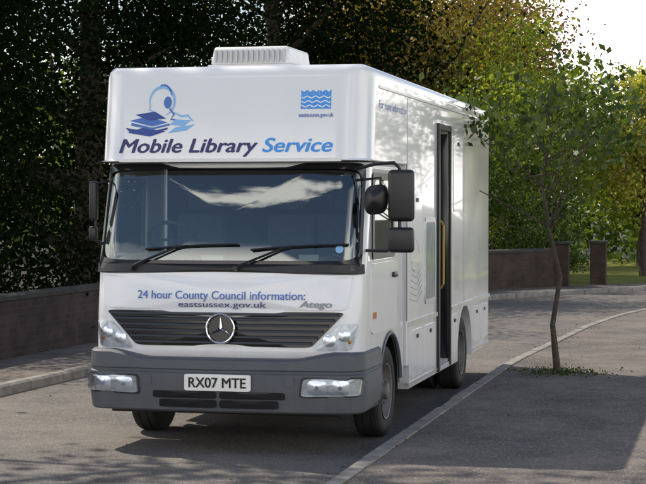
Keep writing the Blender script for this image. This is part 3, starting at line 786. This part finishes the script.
tree('street_tree',2.22,7.1,3.95,2.25,2.4,44,2000,.105,STREET,12,'slim young street tree in a weedy pit in the pavement',trunk_r=.038,lean=(-.22,.1),z0=.1,csz=.27,ntw=20,zs=.38,bias=.6)
tree('ash_tree',-9.5,2.0,17.5,4.8,9.0,34,4200,.24,MIDG,13,'tall open crowned ash tree shading the road',trunk_r=.35,csz=.55)
rng=np.random.default_rng(20)
P=[]
for k in range(150):
    d=rng.uniform(62,90); u=rng.uniform(-40,740); xc=(u-323)/1800*d
    cx=4.42-.2267*d+.974*xc; cy=-15.19+.974*d+.2267*xc
    top=4.6 if u>560 else 9.0
    cz=rng.uniform(.5,top-1.2)
    P.append(np.array([cx,cy,cz])+rng.normal(size=(260,3))*np.array([1.5,1.5,.7]))
P=np.concatenate(P); P=P[P[:,2]>.05]
leaf_mesh('distant_woodland',P,.32,rng.uniform(0,1,len(P)),MIDG,rng,kind='stuff',label='distant mass of green woodland',cat='woodland')
P=[]
WO=[offs(WL,-(.9+.9*q)) for q in range(3)]
for k in range(0,len(WL)):
    if -6<WL[k][1]<36 and WL[k][0]<-.9:
        for q in range(3):
            c=WO[q][k]; zc=rng.uniform(.3,1.3+.5*q)
            P.append(np.array([c[0],c[1],zc])+rng.normal(size=(130,3))*np.array([.35,.4,.3]))
P=np.concatenate(P); P=P[P[:,2]>.1]
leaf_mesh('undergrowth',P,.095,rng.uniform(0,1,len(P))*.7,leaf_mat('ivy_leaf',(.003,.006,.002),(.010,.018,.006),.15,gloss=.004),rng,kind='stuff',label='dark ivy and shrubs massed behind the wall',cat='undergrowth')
P=np.array([2.25,7.1,.12])+rng.normal(size=(600,3))*np.array([.26,.30,.015]); P[:,2]=np.abs(P[:,2]-.11)+.11
leaf_mesh('weeds',P,.035,rng.uniform(0,1,len(P)),STREET,rng,kind='stuff',label='low weeds around the foot of the street tree',cat='weeds')
P=[]
for k in range(500):
    y=rng.uniform(-4,20); e=rng.exponential(.2); x=1.40+ (e if rng.random()<.5 else -e*.5) + max(0,(y-9))*.05
    P.append((x,y,(.115 if x>1.40+max(0,(y-9))*.05 else .008)))
for k in range(200): P.append((rng.uniform(-6,5),rng.uniform(-4,14),0.012)) 
P=np.array(P); P[:,2]=np.where((P[:,0]>1.53)|(P[:,0]<-3.95),.116,np.minimum(P[:,2],.122))
leaf_mesh('leaf_litter',P,.028,rng.uniform(0,1,len(P)),leaf_mat('dry_leaf',(.08,.055,.03),(.20,.16,.09),.2),rng,flat=.93,kind='stuff',label='scattered dry fallen leaves along the kerb',cat='fallen leaves')

# ------------------------------------------------------------------ WORLD / SUN / CAMERA
SUN=Vector((-.85,.53,0)).normalized(); EL=R(50)
sv=Vector((SUN.x*math.cos(EL),SUN.y*math.cos(EL),math.sin(EL)))
w=bpy.data.worlds.new('World'); scene.world=w; w.use_nodes=True
nt=w.node_tree; N=nt.nodes; L=nt.links; N.clear()
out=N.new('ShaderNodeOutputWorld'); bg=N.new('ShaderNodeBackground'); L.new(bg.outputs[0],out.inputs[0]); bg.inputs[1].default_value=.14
sk=N.new('ShaderNodeTexSky'); sk.sky_type='NISHITA'; sk.sun_disc=False; sk.sun_elevation=EL
sk.sun_rotation=math.atan2(sv.x,sv.y); sk.dust_density=1.2; sk.air_density=1.0
tc=N.new('ShaderNodeTexCoord'); mp=N.new('ShaderNodeMapping'); mp.inputs['Scale'].default_value=(1,1,1.8); mp.inputs['Location'].default_value=(.3,.2,.1)
L.new(tc.outputs['Generated'],mp.inputs[0])
no=N.new('ShaderNodeTexNoise'); no.inputs['Scale'].default_value=2.6; no.inputs['Detail'].default_value=9; no.inputs['Roughness'].default_value=.55
L.new(mp.outputs[0],no.inputs['Vector'])
rp=N.new('ShaderNodeValToRGB'); rp.color_ramp.elements[0].position=.41; rp.color_ramp.elements[1].position=.52; L.new(no.outputs['Fac'],rp.inputs[0])
def M(op,a,b=None):
    n=N.new('ShaderNodeMath'); n.operation=op
    for i,v in enumerate((a,b)):
        if v is None: continue
        if isinstance(v,(int,float)): n.inputs[i].default_value=v
        else: L.new(v,n.inputs[i])
    return n.outputs[0]
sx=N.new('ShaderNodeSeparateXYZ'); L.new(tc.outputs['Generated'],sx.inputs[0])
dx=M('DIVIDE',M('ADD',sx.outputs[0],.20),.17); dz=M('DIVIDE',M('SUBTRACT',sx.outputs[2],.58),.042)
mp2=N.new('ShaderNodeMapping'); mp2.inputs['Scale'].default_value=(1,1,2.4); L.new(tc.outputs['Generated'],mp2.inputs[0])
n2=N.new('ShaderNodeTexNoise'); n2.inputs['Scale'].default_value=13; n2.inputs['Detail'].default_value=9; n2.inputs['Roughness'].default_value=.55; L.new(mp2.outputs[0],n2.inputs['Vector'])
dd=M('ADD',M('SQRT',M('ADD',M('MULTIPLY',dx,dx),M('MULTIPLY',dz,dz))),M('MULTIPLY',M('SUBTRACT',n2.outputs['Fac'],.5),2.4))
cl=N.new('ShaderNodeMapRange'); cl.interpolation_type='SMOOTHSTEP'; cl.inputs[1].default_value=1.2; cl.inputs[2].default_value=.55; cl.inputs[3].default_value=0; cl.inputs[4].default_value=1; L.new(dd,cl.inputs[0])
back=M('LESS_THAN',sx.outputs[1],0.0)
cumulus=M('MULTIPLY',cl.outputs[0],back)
ex=M('DIVIDE',M('ADD',sx.outputs[0],.27),.55); ez=M('DIVIDE',M('SUBTRACT',sx.outputs[2],.55),.22)
ed=M('SQRT',M('ADD',M('MULTIPLY',ex,ex),M('MULTIPLY',ez,ez)))
cr=N.new('ShaderNodeMapRange'); cr.inputs[1].default_value=.8; cr.inputs[2].default_value=1.2; L.new(ed,cr.inputs[0])
clear=M('MAXIMUM',cr.outputs[0],M('SUBTRACT',1.0,back))
# added cloud bank: tall behind camera to light truck front, thin haze band beyond
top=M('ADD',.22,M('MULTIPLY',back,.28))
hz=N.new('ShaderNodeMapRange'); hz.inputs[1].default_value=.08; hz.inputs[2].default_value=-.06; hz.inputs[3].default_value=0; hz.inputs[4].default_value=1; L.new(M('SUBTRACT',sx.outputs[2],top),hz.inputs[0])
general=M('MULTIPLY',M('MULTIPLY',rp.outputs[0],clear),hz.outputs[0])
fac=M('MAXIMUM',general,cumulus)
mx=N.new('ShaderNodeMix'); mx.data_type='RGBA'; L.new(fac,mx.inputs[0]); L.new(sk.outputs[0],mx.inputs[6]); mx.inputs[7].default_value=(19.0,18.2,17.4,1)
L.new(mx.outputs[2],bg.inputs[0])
sl=bpy.data.lights.new('sun','SUN'); sl.energy=5; sl.angle=R(.5); sl.color=(1,.90,.74)
so=bpy.data.objects.new('sun',sl); col.objects.link(so); so.rotation_euler=sv.to_track_quat('Z','Y').to_euler()
so.location=(-20,20,30)
cam=bpy.data.cameras.new('camera'); co=bpy.data.objects.new('camera',cam); col.objects.link(co)
co.location=(4.42,-15.19,2.2); co.rotation_euler=(R(90-1.24),0,R(13.1)); cam.lens=100.3; cam.sensor_width=36; cam.clip_end=2000
scene.camera=co
scene.view_settings.view_transform='Standard'; scene.view_settings.look='None'; scene.view_settings.exposure=0
print('DONE')
